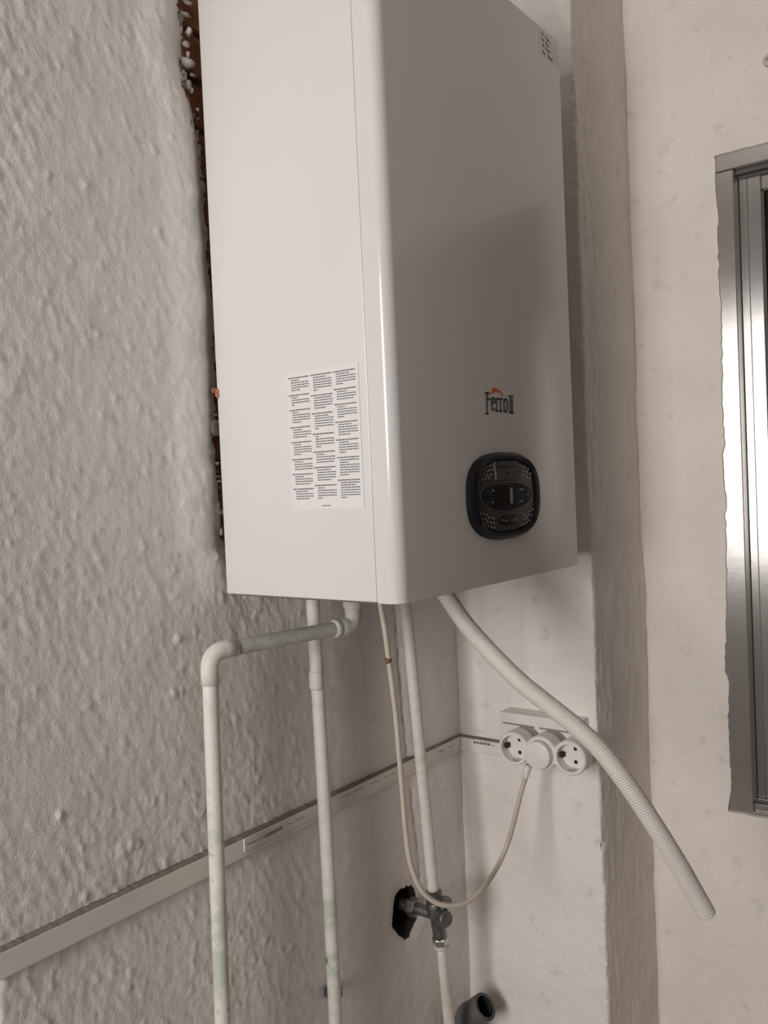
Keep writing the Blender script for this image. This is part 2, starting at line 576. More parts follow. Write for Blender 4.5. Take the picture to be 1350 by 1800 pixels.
def lump_bm(c, r, seed, sq=(1, 1, 1)):
    bm = bmesh.new()
    bmesh.ops.create_icosphere(bm, subdivisions=2, radius=1)
    rnd = random.Random(seed)
    for v in bm.verts:
        s = r * (1 + .28 * math.sin(3 * v.co.x + seed) * math.cos(3 * v.co.y + 2 * seed) + .18 * math.sin(4 * v.co.z + seed) + rnd.uniform(-.05, .05))
        v.co = Vector((v.co.x * s * sq[0], v.co.y * s * sq[1], v.co.z * s * sq[2])) + Vector(c)
    return bm
spots = [(331, 6, 4.2), (338, 14, 4), (326, 26, 4), (332, 56, 6.5), (336, 48, 3.5), (327, 78, 4.5), (330, 96, 4), (336, 104, 6), (331, 112, 6), (334, 121, 5), (339, 132, 4.5),
         (331, 150, 5.5), (338, 150, 4), (336, 160, 4), (342, 168, 5), (347, 193, 4.5), (349, 276, 3.5), (353, 310, 4), (355, 314, 4), (354, 338, 3.5), (357, 350, 3.5), (358, 390, 4.5),
         (361, 410, 3), (362, 468, 3.2), (363, 500, 3.5), (366, 511, 4), (370, 638, 4.5), (372, 690, 7), (374, 683, 6), (376, 729, 5), (373, 752, 7.5), (376, 758, 6), (380, 815, 5), (382, 838, 6), (384, 846, 5), (386, 900, 4.5), (388, 935, 3.2)]
for i, (px, py, rp) in enumerate(spots):
    if i in (1, 4, 7, 9, 12, 14, 18, 21):
        continue
    p = hit(px, py, 0, -0.005)
    r = rp * 0.00072 * random.uniform(.65, 1.2)
    q_ = random.Random(900 + i)
    obj('plaster_lump', lump_bm(p, r, 100 + i, (1.1, q_.uniform(.7, 2.4), q_.uniform(.5, 1.5))), 'lump', wall_left, smooth=True)
p = hit(383, 692, 0, 0.012)
obj('brick_chip', lump_bm(p, 0.0036, 300, (1, 1, 1.3)), 'brick', wall_left)
p = hit(376, 686, 0, 0.0045)
obj('brick_chip', lump_bm(p, 0.003, 301, (1, 1, 1)), 'brick', wall_left)

# pillar: short return wall with the socket, and its side face
def wrap_wall(path, normals, svals, zs_, disp):
    S, ZZ = np.meshgrid(svals, zs_, indexing='ij')
    px_ = np.interp(S, path[:, 0], path[:, 1])
    py_ = np.interp(S, path[:, 0], path[:, 2])
    nx = np.interp(S, normals[:, 0], normals[:, 1])
    ny = np.interp(S, normals[:, 0], normals[:, 2])
    l = np.sqrt(nx * nx + ny * ny)
    d = disp(S, ZZ)
    return np.stack([px_ + nx / l * d, py_ + ny / l * d, ZZ], -1)

r_ = 0.004
s1 = PILLAR_X - r_
s2 = s1 + r_ * math.pi / 2
s3 = s2 + (WIN_Y + 0.02 - CORNER_Y - r_)
path, norms = [(0, 0, CORNER_Y)], [(0, 0, -1)]
for k in range(7):
    t = k / 6 * math.pi / 2
    path.append((s1 + (s2 - s1) * k / 6, s1 + r_ * math.sin(t), CORNER_Y + r_ - r_ * math.cos(t)))
    norms.append((s1 + (s2 - s1) * k / 6, math.sin(t), -math.cos(t)))
path.append((s3, PILLAR_X, WIN_Y + 0.02))
norms.append((s3, 1, 0))
sv = axis_samples([(-0.0, s1, 90), (s1, s2, 6), (s2, s3, 75)])
def pillar_disp(S, ZZ):
    side = sstep(s1, s2, S)
    d = 0.0005 * fbm(S, ZZ, 0.012, 111, 3) + 0.0012 * fbm(S, ZZ, 0.06, 121, 2) + 0.0016 * fbm(S * 0, ZZ, 0.3, 131, 2)
    d = d + side * (0.0006 * fbm(S, ZZ * 0.13, 0.008, 141, 3, .6) + 0.0006 * np.maximum(0, fbm(S, ZZ * .3, 0.012, 151, 2)) ** 2)
    edge = np.exp(-((S - (s1 + s2) / 2) / 0.009) ** 2)
    d = d + edge * (0.0009 * fbm(S * 0.5, ZZ, 0.009, 161, 3, .8) + 0.001 * fbm(S * 0, ZZ, 0.08, 171, 2))
    d = d - edge * 0.006 * np.exp(-((ZZ - 0.905) / 0.006) ** 2)
    return d
Pp = wrap_wall(np.array(path), np.array(norms), sv, zs, pillar_disp)
wall_pillar = setp(mesh_from('wall_pillar', [grid_mesh('p', Pp)], ['plaster_pillar']), 'narrow plastered pillar wall holding the power socket', kind='structure')

# window wall
edge_px = [(1257, 296), (1258, 340), (1262, 380), (1261, 420), (1263, 480), (1267, 540), (1268, 620), (1269, 700), (1273, 780), (1270, 800), (1273, 860), (1277, 884), (1274, 905), (1276, 960), (1276, 1080), (1274, 1180),
           (1281, 1200), (1280, 1280), (1283, 1340), (1286, 1380), (1280, 1420)]
ez, ex = [], []
for q in edge_px:
    p = hit(q[0], q[1], 1, WIN_Y)
    ez.append(p.z)
    ex.append(p.x)
order = np.argsort(ez)
ez, ex = np.array(ez)[order], np.array(ex)[order]
W_TOP, W_BOT, W_RIGHT = 1.930, 0.917, 1.52
def edge_x(zv):
    e = np.interp(zv, ez, ex) + 0.0008 * fbm(zv, zv * 0, 0.012, 181, 3, .7)
    return e
def win_disp(X, ZZ):
    k_ = 1 - 0.85 * sstep(0.31, 0.37, X) * sstep(0.82, 0.90, ZZ) * (1 - sstep(1.95, 2.05, ZZ))
    return -k_ * (0.0005 * fbm(X, ZZ, 0.012, 211, 3) + 0.0011 * fbm(X, ZZ, 0.06, 221, 2) + 0.002 * fbm(X, ZZ, 0.3, 231, 2))
parts = []
u = np.linspace(0, 1, 60)
U, ZZ = np.meshgrid(u, zs, indexing='ij')
X = PILLAR_X - 0.01 + U * (edge_x(ZZ) - PILLAR_X + 0.01)
YY = WIN_Y + win_disp(X, ZZ)
parts.append(grid_mesh('w', np.stack([X, YY, ZZ], -1)))
zz = zs[(zs > W_BOT) & (zs < W_TOP)]
xe = edge_x(zz)
ye = WIN_Y + win_disp(xe, zz)
parts.append(grid_mesh('w', np.stack([np.stack([xe, ye, zz], -1), np.stack([xe, ye + 0.02, zz], -1)], 0)))   # reveal skirt
def patch(x0, x1, z0, z1, nx, nz, left_edge=False, wob=None):
    xs_ = np.linspace(0, 1, nx)
    zs_ = np.linspace(z0, z1, nz)
    U, ZZ = np.meshgrid(xs_, zs_, indexing='ij')
    xl = edge_x(ZZ) if left_edge else x0
    X = xl + U * (x1 - xl)
    if wob:
        t = (ZZ - z0) / (z1 - z0)
        ww = (1 - t) if wob == 'lo' else t
        ZZ = ZZ + ww * 0.0016 * fbm(X, X * 0, 0.02, 241, 3, .6)
    return np.stack([X, WIN_Y + win_disp(X, ZZ), ZZ], -1)
top = patch(0, W_RIGHT, W_TOP, CEIL + .01, 150, 60, True, 'lo')
bot = patch(0, W_RIGHT, 0.0, W_BOT, 150, 120, True, 'hi')
parts += [grid_mesh('w', top), grid_mesh('w', bot), grid_mesh('w', patch(W_RIGHT, RIGHT_X, 0, CEIL + .01, 20, 60))]
for row in (top[:, 0], bot[:, -1]):
    parts.append(grid_mesh('w', np.stack([row, row + np.array([0, 0.02, 0])], 0)))
wall_back = setp(mesh_from('wall_back', parts, ['plaster_back']), 'pale plaster wall around the aluminium window', kind='structure')

# remaining room shell
def quad_obj(name, quads, m, label):
    return setp(mesh_from(name, [coarse_plane(*q) for q in quads], [m]), label, kind='structure')
LX = -1.3
quad_obj('floor', [((LX, BACK_Y, 0), (RIGHT_X, BACK_Y, 0), (RIGHT_X, WIN_Y + .1, 0), (LX, WIN_Y + .1, 0))], 'floor_tile', 'brown tiled floor of the utility room')
quad_obj('ceiling', [((LX, BACK_Y, CEIL), (LX, WIN_Y + .1, CEIL), (RIGHT_X, WIN_Y + .1, CEIL), (RIGHT_X, BACK_Y, CEIL))], 'ceiling_paint', 'plain painted ceiling')
quad_obj('wall_right', [((RIGHT_X, BACK_Y, 0), (RIGHT_X, BACK_Y, CEIL), (RIGHT_X, WIN_Y + .1, CEIL), (RIGHT_X, WIN_Y + .1, 0))], 'room_paint', 'plain painted side wall opposite the boiler')
quad_obj('wall_alcove', [((LX, NEAR_Y, 0), (-0.012, NEAR_Y, 0), (-0.012, NEAR_Y, CEIL), (LX, NEAR_Y, CEIL)),
                         ((LX, BACK_Y, 0), (LX, NEAR_Y, 0), (LX, NEAR_Y, CEIL), (LX, BACK_Y, CEIL))], 'room_paint', 'plain painted walls of the alcove beside the boiler wall')
quad_obj('wall_front', [((LX, BACK_Y, 0), (LX, BACK_Y, CEIL), (DAY_X0, BACK_Y, CEIL), (DAY_X0, BACK_Y, 0)),
                        ((DAY_X1, BACK_Y, 0), (DAY_X1, BACK_Y, CEIL), (RIGHT_X, BACK_Y, CEIL), (RIGHT_X, BACK_Y, 0)),
                        ((DAY_X0, BACK_Y, 0), (DAY_X0, BACK_Y, DAY_Z0), (DAY_X1, BACK_Y, DAY_Z0), (DAY_X1, BACK_Y, 0)),
                        ((DAY_X0, BACK_Y, DAY_Z1), (DAY_X0, BACK_Y, CEIL), (DAY_X1, BACK_Y, CEIL), (DAY_X1, BACK_Y, DAY_Z1))], 'room_paint', 'plain painted wall with the daylight window')
# daylight window behind the photographer: frame with a transom
bm = bmesh.new()
for lo_, hi_ in [((DAY_X0, BACK_Y - .03, DAY_Z0), (DAY_X0 + .04, BACK_Y + .01, DAY_Z1)), ((DAY_X1 - .04, BACK_Y - .03, DAY_Z0), (DAY_X1, BACK_Y + .01, DAY_Z1)),
                 ((DAY_X0, BACK_Y - .03, DAY_Z0), (DAY_X1, BACK_Y + .01, DAY_Z0 + .04)), ((DAY_X0, BACK_Y - .03, DAY_Z1 - .04), (DAY_X1, BACK_Y + .01, DAY_Z1)),
                 ((DAY_X0, BACK_Y - .03, 1.90), (DAY_X1, BACK_Y + .01, 1.96))]:
    box(bm, lo_, hi_, 0.003, 1)
setp(obj('window_2', bm, 'aluminium'), 'aluminium framed window letting in the daylight', kind='structure')

# ------------------------------------------------------------------ aluminium sliding window
win = bpy.data.objects.new('window_1', None)
COL.objects.link(win)
win.location = (0.95, WIN_Y, W_BOT)
bpy.context.view_layer.update()
setp(win, 'aluminium sliding window set in the pale plaster wall', kind='structure')
JX = 0.4015
FY, SY = WIN_Y + 0.0045, WIN_Y + 0.031
def wpart(name, boxes, m='aluminium', bev=0.0012):
    bm = bmesh.new()
    for lo_, hi_ in boxes:
        box(bm, lo_, hi_, bev, 1)
    return obj(name, bm, m, win)
wpart('frame_jamb', [((0.366, FY, W_BOT - .012), (JX, FY + .075, 1.9055))])
wpart('frame_jamb', [((W_RIGHT - .03, FY, W_BOT - .012), (W_RIGHT + .01, FY + .075, 1.9055))])
wpart('frame_head', [((0.362, FY - .0008, 1.9065), (W_RIGHT + .01, FY + .075, 1.940))])
wpart('head_track', [((JX, FY + .012, 1.899), (W_RIGHT - .03, FY + .014, 1.9065)), ((JX, FY + .024, 1.895), (W_RIGHT - .03, FY + .026, 1.9065))], 'track_dark')
wpart('frame_sill', [((JX, FY, W_BOT - .02), (W_RIGHT - .03, FY + .075, W_BOT + .006))])
wpart('sill_rail', [((JX, FY + .006, W_BOT + .006), (W_RIGHT - .03, FY + .009, W_BOT + .017))])
wpart('sill_rail', [((JX, FY + .019, W_BOT + .006), (W_RIGHT - .03, FY + .022, W_BOT + .021))])
SX1 = hit(1342.5, 500, 1, SY).x
sz0, sz1 = W_BOT + .018, 1.897
for x0, x1 in ((JX + .001, SX1), (0.93, 0.975)):
    st = wpart('sash_stile', [((x0 + .011, SY, sz0), (x1, SY + .024, sz1))])
    bm = bmesh.new()
    box(bm, (x0, SY - .0005, sz0), (x0 + .0109, SY + .024, sz1), .0003, 1)
    obj('stile_lip', bm, 'aluminium', st)
wpart('sash_stile', [((W_RIGHT - .075, SY, sz0), (W_RIGHT - .031, SY + .024, sz1))])
RZ = hit(1346, 331, 1, SY + .004).z
wpart('sash_top_rail', [((SX1, SY + .003, RZ), (W_RIGHT - .076, SY + .022, sz1))])
wpart('sash_bottom_rail', [((SX1, SY + .003, sz0), (W_RIGHT - .076, SY + .022, sz0 + .05))])
wpart('glazing_gasket', [((SX1, SY + .004, sz0 + .05), (SX1 + .003, SY + .02, RZ)), ((SX1, SY + .004, RZ - .003), (.93, SY + .02, RZ))], 'track_dark', 0.0004)
for x0, x1 in ((SX1 + .003, .93), (.975, W_RIGHT - .076)):
    wpart('glass_pane', [((x0, SY + .010, sz0 + .05), (x1, SY + .014, RZ - .003))], 'glass', 0.0)
# brown roller shutter down behind the glass
me_s = None
zz_ = W_BOT + 0.02
while zz_ < 1.93:
    if me_s is None:
        bm = bmesh.new()
        box(bm, (0.36, 0, 0), (W_RIGHT + .02, 0.010, 0.0425), 0.004, 2)
        s_o = obj('shutter_slat', bm, 'wood_brown', win)
        me_s = s_o.data
    else:
        s_o = bpy.data.objects.new('shutter_slat', me_s)
        COL.objects.link(s_o)
        s_o.parent = win
        s_o.matrix_parent_inverse = win.matrix_world.inverted()
    s_o.location = (0, WIN_Y + 0.105, zz_)
    zz_ += 0.0415

# ================================================================== BOILER
BX0, BX1, BY0, BY1, BZ0, BZ1 = 0.0105, 0.264, 0.680, 1.090, 1.332, 2.032
SEAM = 0.2345
boiler = empty('gas_boiler', (0.13, 0.885, BZ0), 'white wall hung gas boiler with dark oval control panel', 'boiler')
bm = bmesh.new()
box(bm, (BX0, BY0 + .0006, BZ0 + .001), (SEAM - .0008, BY1 - .0006, BZ1), 0.0015, 2)
# open the underside: recessed base
casing = obj('casing', bm, 'enamel_side', boiler, angle=40)
bm = bmesh.new()
box(bm, (SEAM - .004, BY0 + .004, BZ0 + .004), (SEAM + .004, BY1 - .004, BZ1 - .004))
obj('seam_gasket', bm, 'seam', boiler)
# front cover: rounded vertical edges
bm = bmesh.new()
R0 = 0.013
prof = [(SEAM + .0004, BY0)]
for k in range(9):
    t = k / 8 * math.pi / 2
    prof.append((BX1 - R0 + R0 * math.sin(t), BY0 + R0 - R0 * math.cos(t)))
R1 = 0.007
for k in range(7):
    t = k / 6 * math.pi / 2
    prof.append((BX1 - R1 + R1 * math.cos(t), BY1 - R1 + R1 * math.sin(t)))
prof.append((SEAM + .0004, BY1))
lo_v = [bm.verts.new((x, y, BZ0)) for x, y in prof]
hi_v = [bm.verts.new((x, y, BZ1)) for x, y in prof]
n = len(prof)
for k in range(n):
    bm.faces.new((lo_v[k], lo_v[(k + 1) % n], hi_v[(k + 1) % n], hi_v[k]))
bm.faces.new(hi_v)
bm.faces.new(lo_v[::-1])
es = [e for e in bm.edges if abs(e.verts[0].co.z - e.verts[1].co.z) < 1e-6 and len(e.link_faces) == 2]
bmesh.ops.bevel(bm, geom=es, offset=0.0016, segments=2, affect='EDGES', profile=.5)
cover = obj('front_cover', bm, 'enamel', boiler, angle=30)
# connection plate under the casing
bm = bmesh.new()
box(bm, (BX0 + .012, BY0 + .012, BZ0 - .0025), (SEAM - .01, BY1 - .012, BZ0 + .002), 0.001, 1)
bottom = obj('connection_plate', bm, 'grey_plate', boiler)
for (x, y) in ((0.06, 1.04), (0.12, 0.93)):
    bm = bmesh.new()
    lathe(bm, (x, y, BZ0 - .002), (0, 0, -1), [(0, .016), (.006, .016), (.007, .0135), (.018, .0135), (.019, .012)], 6)
    obj('union_nut', bm, 'chrome', bottom)

# instruction label on the side panel
NY = Vector((0, -1, 0))
lab_c = [hit(505, 660, 1, BY0), hit(626, 648, 1, BY0), hit(640, 888, 1, BY0), hit(516, 892, 1, BY0)]
lx0, lx1, lz1, lz0 = 0.1235, 0.2235, 1.5765, 1.4285
bm = bmesh.new()
box(bm, (lx0, BY0 - .0002, lz0), (lx1, BY0 + .0008, lz1))
lab = obj('instruction_label', bm, 'label_white', boiler)
lab['label'] = 'white sticker printed with three columns of fine text'
cols = [[[1, .5, 1, 1, 1, .5], [1, .35, 1, 1, .15], [1, .35, 1, 1, 1, .5], [1, .5, 1, 1, .75], [1, .4, 1, 1, 1, .4], [1, .5, 1, 1, 1], [1, .5, 1, 1, .85], [1, .7, 1, 1, .75]],
        [[1, .7, 1, 1, 1, 1, .25], [1, .95, 1, 1, 1, .65], [1, .75, 1, 1, 1, 1, .2], [1, .2, 1, 1, 1, .3], [1, .45, 1, 1, .95], [1, .75, 1, 1, 1, .75], [1, .4, 1, 1, 1, .25]],
        [[1, .7, 1, 1, 1, .35], [1, .55, 1, 1, .85], [1, .4, 1, 1, 1, .35], [1, .7, 1, 1, 1, .65], [1, .5, 1, 1, 1, .35], [1, 1, .5, 1, 1, 1, 1, .5], [1, 1, .8, 1, 1, 1, 1, .3]]]
pr = random.Random(3)
for ci, paras in enumerate(cols):
    bm = bmesh.new()
    cw = (lx1 - lx0 - .004) / 3
    x0 = lx0 + .0025 + ci * cw
    total = sum(len(p_) for p_ in paras) + 1.15 * len(paras)
    pitch = (lz1 - lz0 - .013) / total
    zc = lz1 - .0065
    for p_ in paras:
        for li, f in enumerate(p_):
            xs_ = x0 + (.0 if li == 0 else .0038)
            xe_ = x0 + .0038 + f * (cw - .0062)
            x = xs_
            while x < xe_ - .0006:
                wl = min(pr.uniform(.0016, .0050), xe_ - x)
                dash(bm, (x, BY0 - .0002, zc), (x + wl, BY0 - .0002, zc), pitch * (.42 if li else .50), NY, .0001)
                x += wl + .0006
            zc -= pitch
        zc -= pitch * 1.15
    obj('printed_column', bm, 'ink', lab)['kind'] = 'stuff'
bm = bmesh.new()
dash(bm, (lx0 + .043, BY0 - .0002, lz0 + .004), (lx0 + .055, BY0 - .0002, lz0 + .004), .0009, NY, .0001)
obj('printed_code', bm, 'ink', lab)

# maker's lettering and flame arc on the front cover
NX = Vector((1, 0, 0))
def F(px, py, off=0.0):
    return hit(px, py, 0, BX1 + off)
def Lg(x, y):                                   # lettering read off a 11.25x enlargement
    return F(840 + x / 11.25, 670 + y / 11.25)
bm = bmesh.new()
polyprism(bm, [F(840 + x / 11.25, 670 + y / 11.25) for x, y in [(258, 200), (270, 155), (310, 135), (355, 140), (400, 165), (440, 205), (475, 250), (500, 300), (485, 292), (450, 248), (410, 215), (360, 205), (310, 215), (285, 240), (262, 245)]], NX, .0006)
letters = {'letter_f': [[(168, 222), (172, 640)], [(138, 236), (232, 244)], [(172, 352), (246, 362)], [(146, 642), (196, 642)]],
           'letter_e': [[(328, 420), (326, 350), (300, 328), (272, 345), (268, 440), (272, 555), (298, 580), (326, 545)], [(272, 440), (328, 424)]],
           'letter_r': [[(366, 345), (370, 590)], [(366, 375), (390, 338), (412, 348)], [(346, 588), (392, 592)]],
           'letter_r2': [[(440, 350), (446, 596)], [(440, 385), (460, 346), (484, 358)], [(424, 596), (466, 600)]],
           'letter_o': [[(540, 356), (560, 362), (578, 420), (578, 540), (560, 602), (540, 608), (518, 595), (512, 530), (512, 420), (522, 366), (540, 356)]],
           'letter_l': [[(604, 290), (632, 296), (636, 622)], [(612, 618), (658, 624)]],
           'letter_i': [[(672, 372), (676, 624)], [(656, 370), (676, 374)], [(660, 622), (698, 626)], [(664, 312), (684, 316)], [(664, 296), (684, 300)]]}
logo = obj('logo', bm, 'logo_orange', boiler)
logo.name = 'maker_logo'
logo['label'] = 'orange flame arc above raised grey lettering'
for nm, strokes in letters.items():
    bm = bmesh.new()
    for s in strokes:
        for i in range(len(s) - 1):
            A_, B_ = Lg(*s[i]), Lg(*s[i + 1])
            d_ = (B_ - A_).normalized() * .0006
            dash(bm, A_ - d_, B_ + d_, 0.0030 if abs(B_.z - A_.z) > abs(B_.y - A_.y) else 0.0019, NX, .0007)
    obj('letter', bm, 'logo_grey', logo)

# rating sticker with print at the top corner
bm = bmesh.new()
mk = [((952.5, 57), (954.5, 62)), ((952.5, 67), (955.5, 73)), ((953.5, 78), (956.5, 83)), ((953.5, 90), (958, 96)), ((959, 63), (959.8, 67)), ((961, 69), (965, 73.5)), ((959, 74), (961, 78)), ((961, 79), (964, 82)),
      ((959, 83), (960.5, 87)), ((961.5, 88), (966.5, 93)), ((962.5, 97), (966, 102)), ((966, 102), (971, 107)), ((982.5, 82), (983, 94)), ((982.8, 96), (983, 99))]
q = [F(944, 40), F(986, 82), F(987, 122), F(946, 90)]
pts = [Vector((BX1 - .0004, p.y, p.z)) for p in (F(943, 52), F(986.0, 88), F(986.6, 122), F(945, 92))]
for p in pts:
    p.y = min(p.y, BY1 - .0075)
polyprism(bm, pts, NX, .0006)
rat = obj('rating_sticker', bm, 'label_clear', boiler)
rat['label'] = 'small sticker with black printed marks'
bm = bmesh.new()
for a_, b_ in mk[:-2]:
    dash(bm, F(*a_, .0002), F(*b_, .0002), .0026, NX, .0002)
obj('printed_marks', bm, 'ink', rat)['kind'] = 'stuff'

# control panel
cp = bpy.data.objects.new('control_panel', None)
PC = Vector((BX1, 0.8900, 1.4328))
def superell(c, hy_, hz_, e, n_=72, off=0.0):
    out = []
    for k in range(n_):
        t = 2 * math.pi * k / n_
        ct, st = math.cos(t), math.sin(t)
        out.append(Vector((c.x + off, c.y + hy_ * math.copysign(abs(ct) ** (2 / e), ct), c.z + hz_ * math.copysign(abs(st) ** (2 / e), st))))
    return out
def rings_mesh(bm, rings, cap=True):
    rv = [[bm.verts.new(p) for p in r] for r in rings]
    n_ = len(rv[0])
    for i in range(len(rv) - 1):
        for k in range(n_):
            bm.faces.new((rv[i][k], rv[i][(k + 1) % n_], rv[i + 1][(k + 1) % n_], rv[i + 1][k]))
    if cap:
        bm.faces.new(rv[-1])
    return rv
bm = bmesh.new()
E_ = 2.75
rings_mesh(bm, [superell(PC, .0815, .0503, E_, off=-.001), superell(PC, .0822, .0508, E_, off=.003), superell(PC, .0800, .0492, E_, off=.0065), superell(PC, .0765, .0468, E_, off=.0085),
                superell(PC, .0690, .0430, E_, off=.0080), superell(PC, .0668, .0420, E_, off=.0045)])
panel = obj('control_panel', bm, 'panel_black', boiler, angle=35)
panel['label'] = 'dark oval control panel with black bezel'
def sub(name, bm, m):
    return obj(name, bm, m, panel, angle=40)
bm = bmesh.new()
rings_mesh(bm, [superell(PC, .0664, .0416, E_, off=.0042), superell(PC, .0660, .0412, E_, off=.0056), superell(PC, .0645, .0402, E_, off=.0060)])
sub('fascia', bm, 'panel_grey')
f0 = BX1 + .006
def G(x, y, off=0.0):                           # point on the fascia, read off a 9x enlargement
    return hit(810 + x / 9.0, 780 + y / 9.0, 0, f0 + off)
# eye-shaped display lens with a raised rim
lc = G(690, 820)
rim = [G(x, y) for x, y in [(262, 815), (300, 720), (400, 655), (560, 615), (720, 600), (880, 608), (1020, 650), (1100, 720), (1118, 800), (1085, 900), (980, 985), (840, 1050), (690, 1085), (540, 1070), (400, 1020), (300, 930)]]
def scaled(pts_, c, s, off):
    return [Vector((p.x + off, c.y + (p.y - c.y) * s, c.z + (p.z - c.z) * s)) for p in pts_]
rim = smooth_path(rim + [rim[0]], 65)[:-1]
bm = bmesh.new()
rings_mesh(bm, [scaled(rim, lc, 1.0, 0), scaled(rim, lc, .98, .0018), scaled(rim, lc, .93, .0024), scaled(rim, lc, .90, .0016)])
sub('lens_rim', bm, 'panel_grey')
bm = bmesh.new()
rings_mesh(bm, [scaled(rim, lc, .90, .0014), scaled(rim, lc, .88, .0022), scaled(rim, lc, .5, .0028)])
sub('display_lens', bm, 'panel_black')
bm = bmesh.new()
polyprism(bm, [G(560, 668, .0022), G(765, 664, .0022), G(765, 968, .0022), G(540, 985, .0022)], NX, .0012)
sub('lcd_screen', bm, 'lcd')
bm = bmesh.new()
polyprism(bm, [G(768, 700, .0022), G(805, 690, .0022), G(808, 940, .0022), G(775, 940, .0022)], NX, .0016)
sub('screen_pale_strip', bm, 'panel_strip').name = 'screen_bar'  # narrow pale strip along the screen's right side
for name, segs in (('button_mark', [((920, 722), (985, 722))]), ('button_mark', [((920, 906), (980, 904))]), ('button_mark', [((490, 742), (525, 742))]), ('button_mark', [((490, 926), (525, 926))])):
    bm = bmesh.new()
    for a_, b_ in segs:
        dash(bm, G(*a_, .0024), G(*b_, .0024), .0012, NX, .0008)
    sub(name, bm, 'panel_dot')
for pts_ in ([(850, 640), (900, 630), (1000, 670), (1050, 760), (1030, 800), (850, 810)], [(850, 828), (1040, 815), (1045, 880), (960, 970), (860, 985)], [(340, 835), (480, 825), (500, 690), (420, 680), (350, 740)], [(340, 860), (480, 850), (500, 990), (420, 990), (350, 930)]):
    bm = bmesh.new()
    polyprism(bm, [G(x, y, .0020) for x, y in pts_], NX, .0010)
    sub('button', bm, 'panel_black')
# flap with its light seam, dotted grips, lower oval key
bm = bmesh.new()
polyprism(bm, [G(560, 285), G(900, 270), G(900, 560), G(580, 570)], NX, .0010)
sub('flap', bm, 'panel_grey')
bm = bmesh.new()
polyprism(bm, [G(510, 290), G(538, 284), G(572, 565), G(545, 575)], NX, .0009)
sub('flap_seam', bm, 'panel_strip')
bm = bmesh.new()
for x0, x1, y in ((590, 640, 378), (650, 700, 372), (705, 760, 368), (775, 800, 366), (810, 860, 362)):
    dash(bm, G(x0, y, .001), G(x1, y - 2, .001), .0022, NX, .0002)
polyprism(bm, [G(700, 455, .001), G(775, 450, .001), G(738, 505, .001)], NX, .0002)
sub('flap_print', bm, 'panel_black')
dots = [(350, 400), (400, 368), (455, 348), (500, 340), (395, 440), (440, 425), (485, 410), (300, 484), (365, 482), (420, 505), (475, 488), (285, 582), (340, 570), (385, 552), (440, 545),
        (930, 345), (975, 355), (1018, 370), (1060, 400), (985, 425), (1035, 440), (970, 490), (1100, 475), (1090, 550), (1040, 520),
        (300, 1104), (350, 1114), (405, 1124), (330, 1204), (385, 1192), (445, 1165), (505, 1180), (415, 1232), (465, 1246), (515, 1255), (375, 1280), (430, 1306), (480, 1318), (525, 1328),
        (1135, 1040), (1080, 1068), (1010, 1135), (1060, 1120), (1115, 1134), (1045, 1170), (1000, 1195), (1080, 1212), (965, 1280), (1005, 1266), (1045, 1245)]
bm = bmesh.new()
for x, y in dots:
    p = G(x, y, -.0002)
    lathe(bm, p, NX, [(0, .0011), (.0008, .0011), (.0013, .0006)], 8)
sub('grip_dots', bm, 'panel_dot')['kind'] = 'stuff'
bm = bmesh.new()
kc = G(765, 1215)
rings_mesh(bm, [superell(kc, .0235, .0063, 2.4, 40, -.0002), superell(kc, .0235, .0063, 2.4, 40, .0008), superell(kc, .022, .0054, 2.4, 40, .0014)])
sub('mode_key', bm, 'panel_black')
bm = bmesh.new()
for x0, x1, y in ((640, 690, 1212), (700, 745, 1222), (840, 890, 1205)):
    dash(bm, G(x0, y, .0012), G(x1, y - 6, .0012), .0012, NX, .0006)
sub('key_mark', bm, 'panel_strip')
bm = bmesh.new()
for i in range(14):
    pass
edge_pts = [G(238, 720, .001), G(228, 780, .001), G(232, 860, .001), G(250, 940, .001)]
sweep(bm, smooth_path(edge_pts, 16), .0009, 6)
sub('fascia_edge', bm, 'panel_strip')

# ================================================================== PIPES
def straight(bm, a_, b_, r, n_=2, sides=18):
    sweep(bm, [Vector(a_).lerp(Vector(b_), k / (n_ - 1)) for k in range(n_)], r, sides)
PR_ = 0.0088
# gas pipe: out of the boiler, along towards the room, down
gas = empty('copper_pipe', (0.036, 0.606, 0.0), 'cream painted pipe bending from under the boiler and dropping outside it', 'pipe')
e1, e2 = Vector((0.036, 0.628, 1.2755)), Vector((0.0705, 0.8365, 1.2755))
dirh = (e2 - e1).normalized()
bot_ = Vector((0.036, 0.606, 0.0))
ben = 0.020
bm = bmesh.new()
straight(bm, bot_, e1 + (bot_ - e1).normalized() * ben, PR_, 40)
obj('vertical_run', bm, 'pipe_paint_gas', gas, smooth=True)
def bend(c, d0, d1, r, n_=10):
    c, d0, d1 = Vector(c), Vector(d0).normalized(), Vector(d1).normalized()
    return [(c + d0 * r).lerp(c, t).lerp(c.lerp(c + d1 * r, t), t) for t in [k / (n_ - 1) for k in range(n_)]]
dv = (bot_ - e1).normalized()
bm = bmesh.new()
pb = [e1 + dv * (ben + .016)] + bend(e1, dv, dirh, ben) + [e1 + dirh * (ben + .014)]
sweep(bm, pb, [.0104] + [.0102] * (len(pb) - 2) + [.0104], 20)
obj('elbow', bm, 'pipe_paint_gas', gas, smooth=True)
bm = bmesh.new()
straight(bm, e1 + dirh * ben, e2 - dirh * .014, PR_ * 1.02, 24)
hr = obj('horizontal_run', bm, 'pipe_grey', gas, smooth=True)
hr['label'] = 'greyish unpainted stretch of pipe'
bm = bmesh.new()
up = Vector((0, 0, 1))
pb = [e2 - dirh * .03] + bend(e2, -dirh, up, .014) + [e2 + up * .03]
sweep(bm, pb, [.0105] * len(pb), 20)
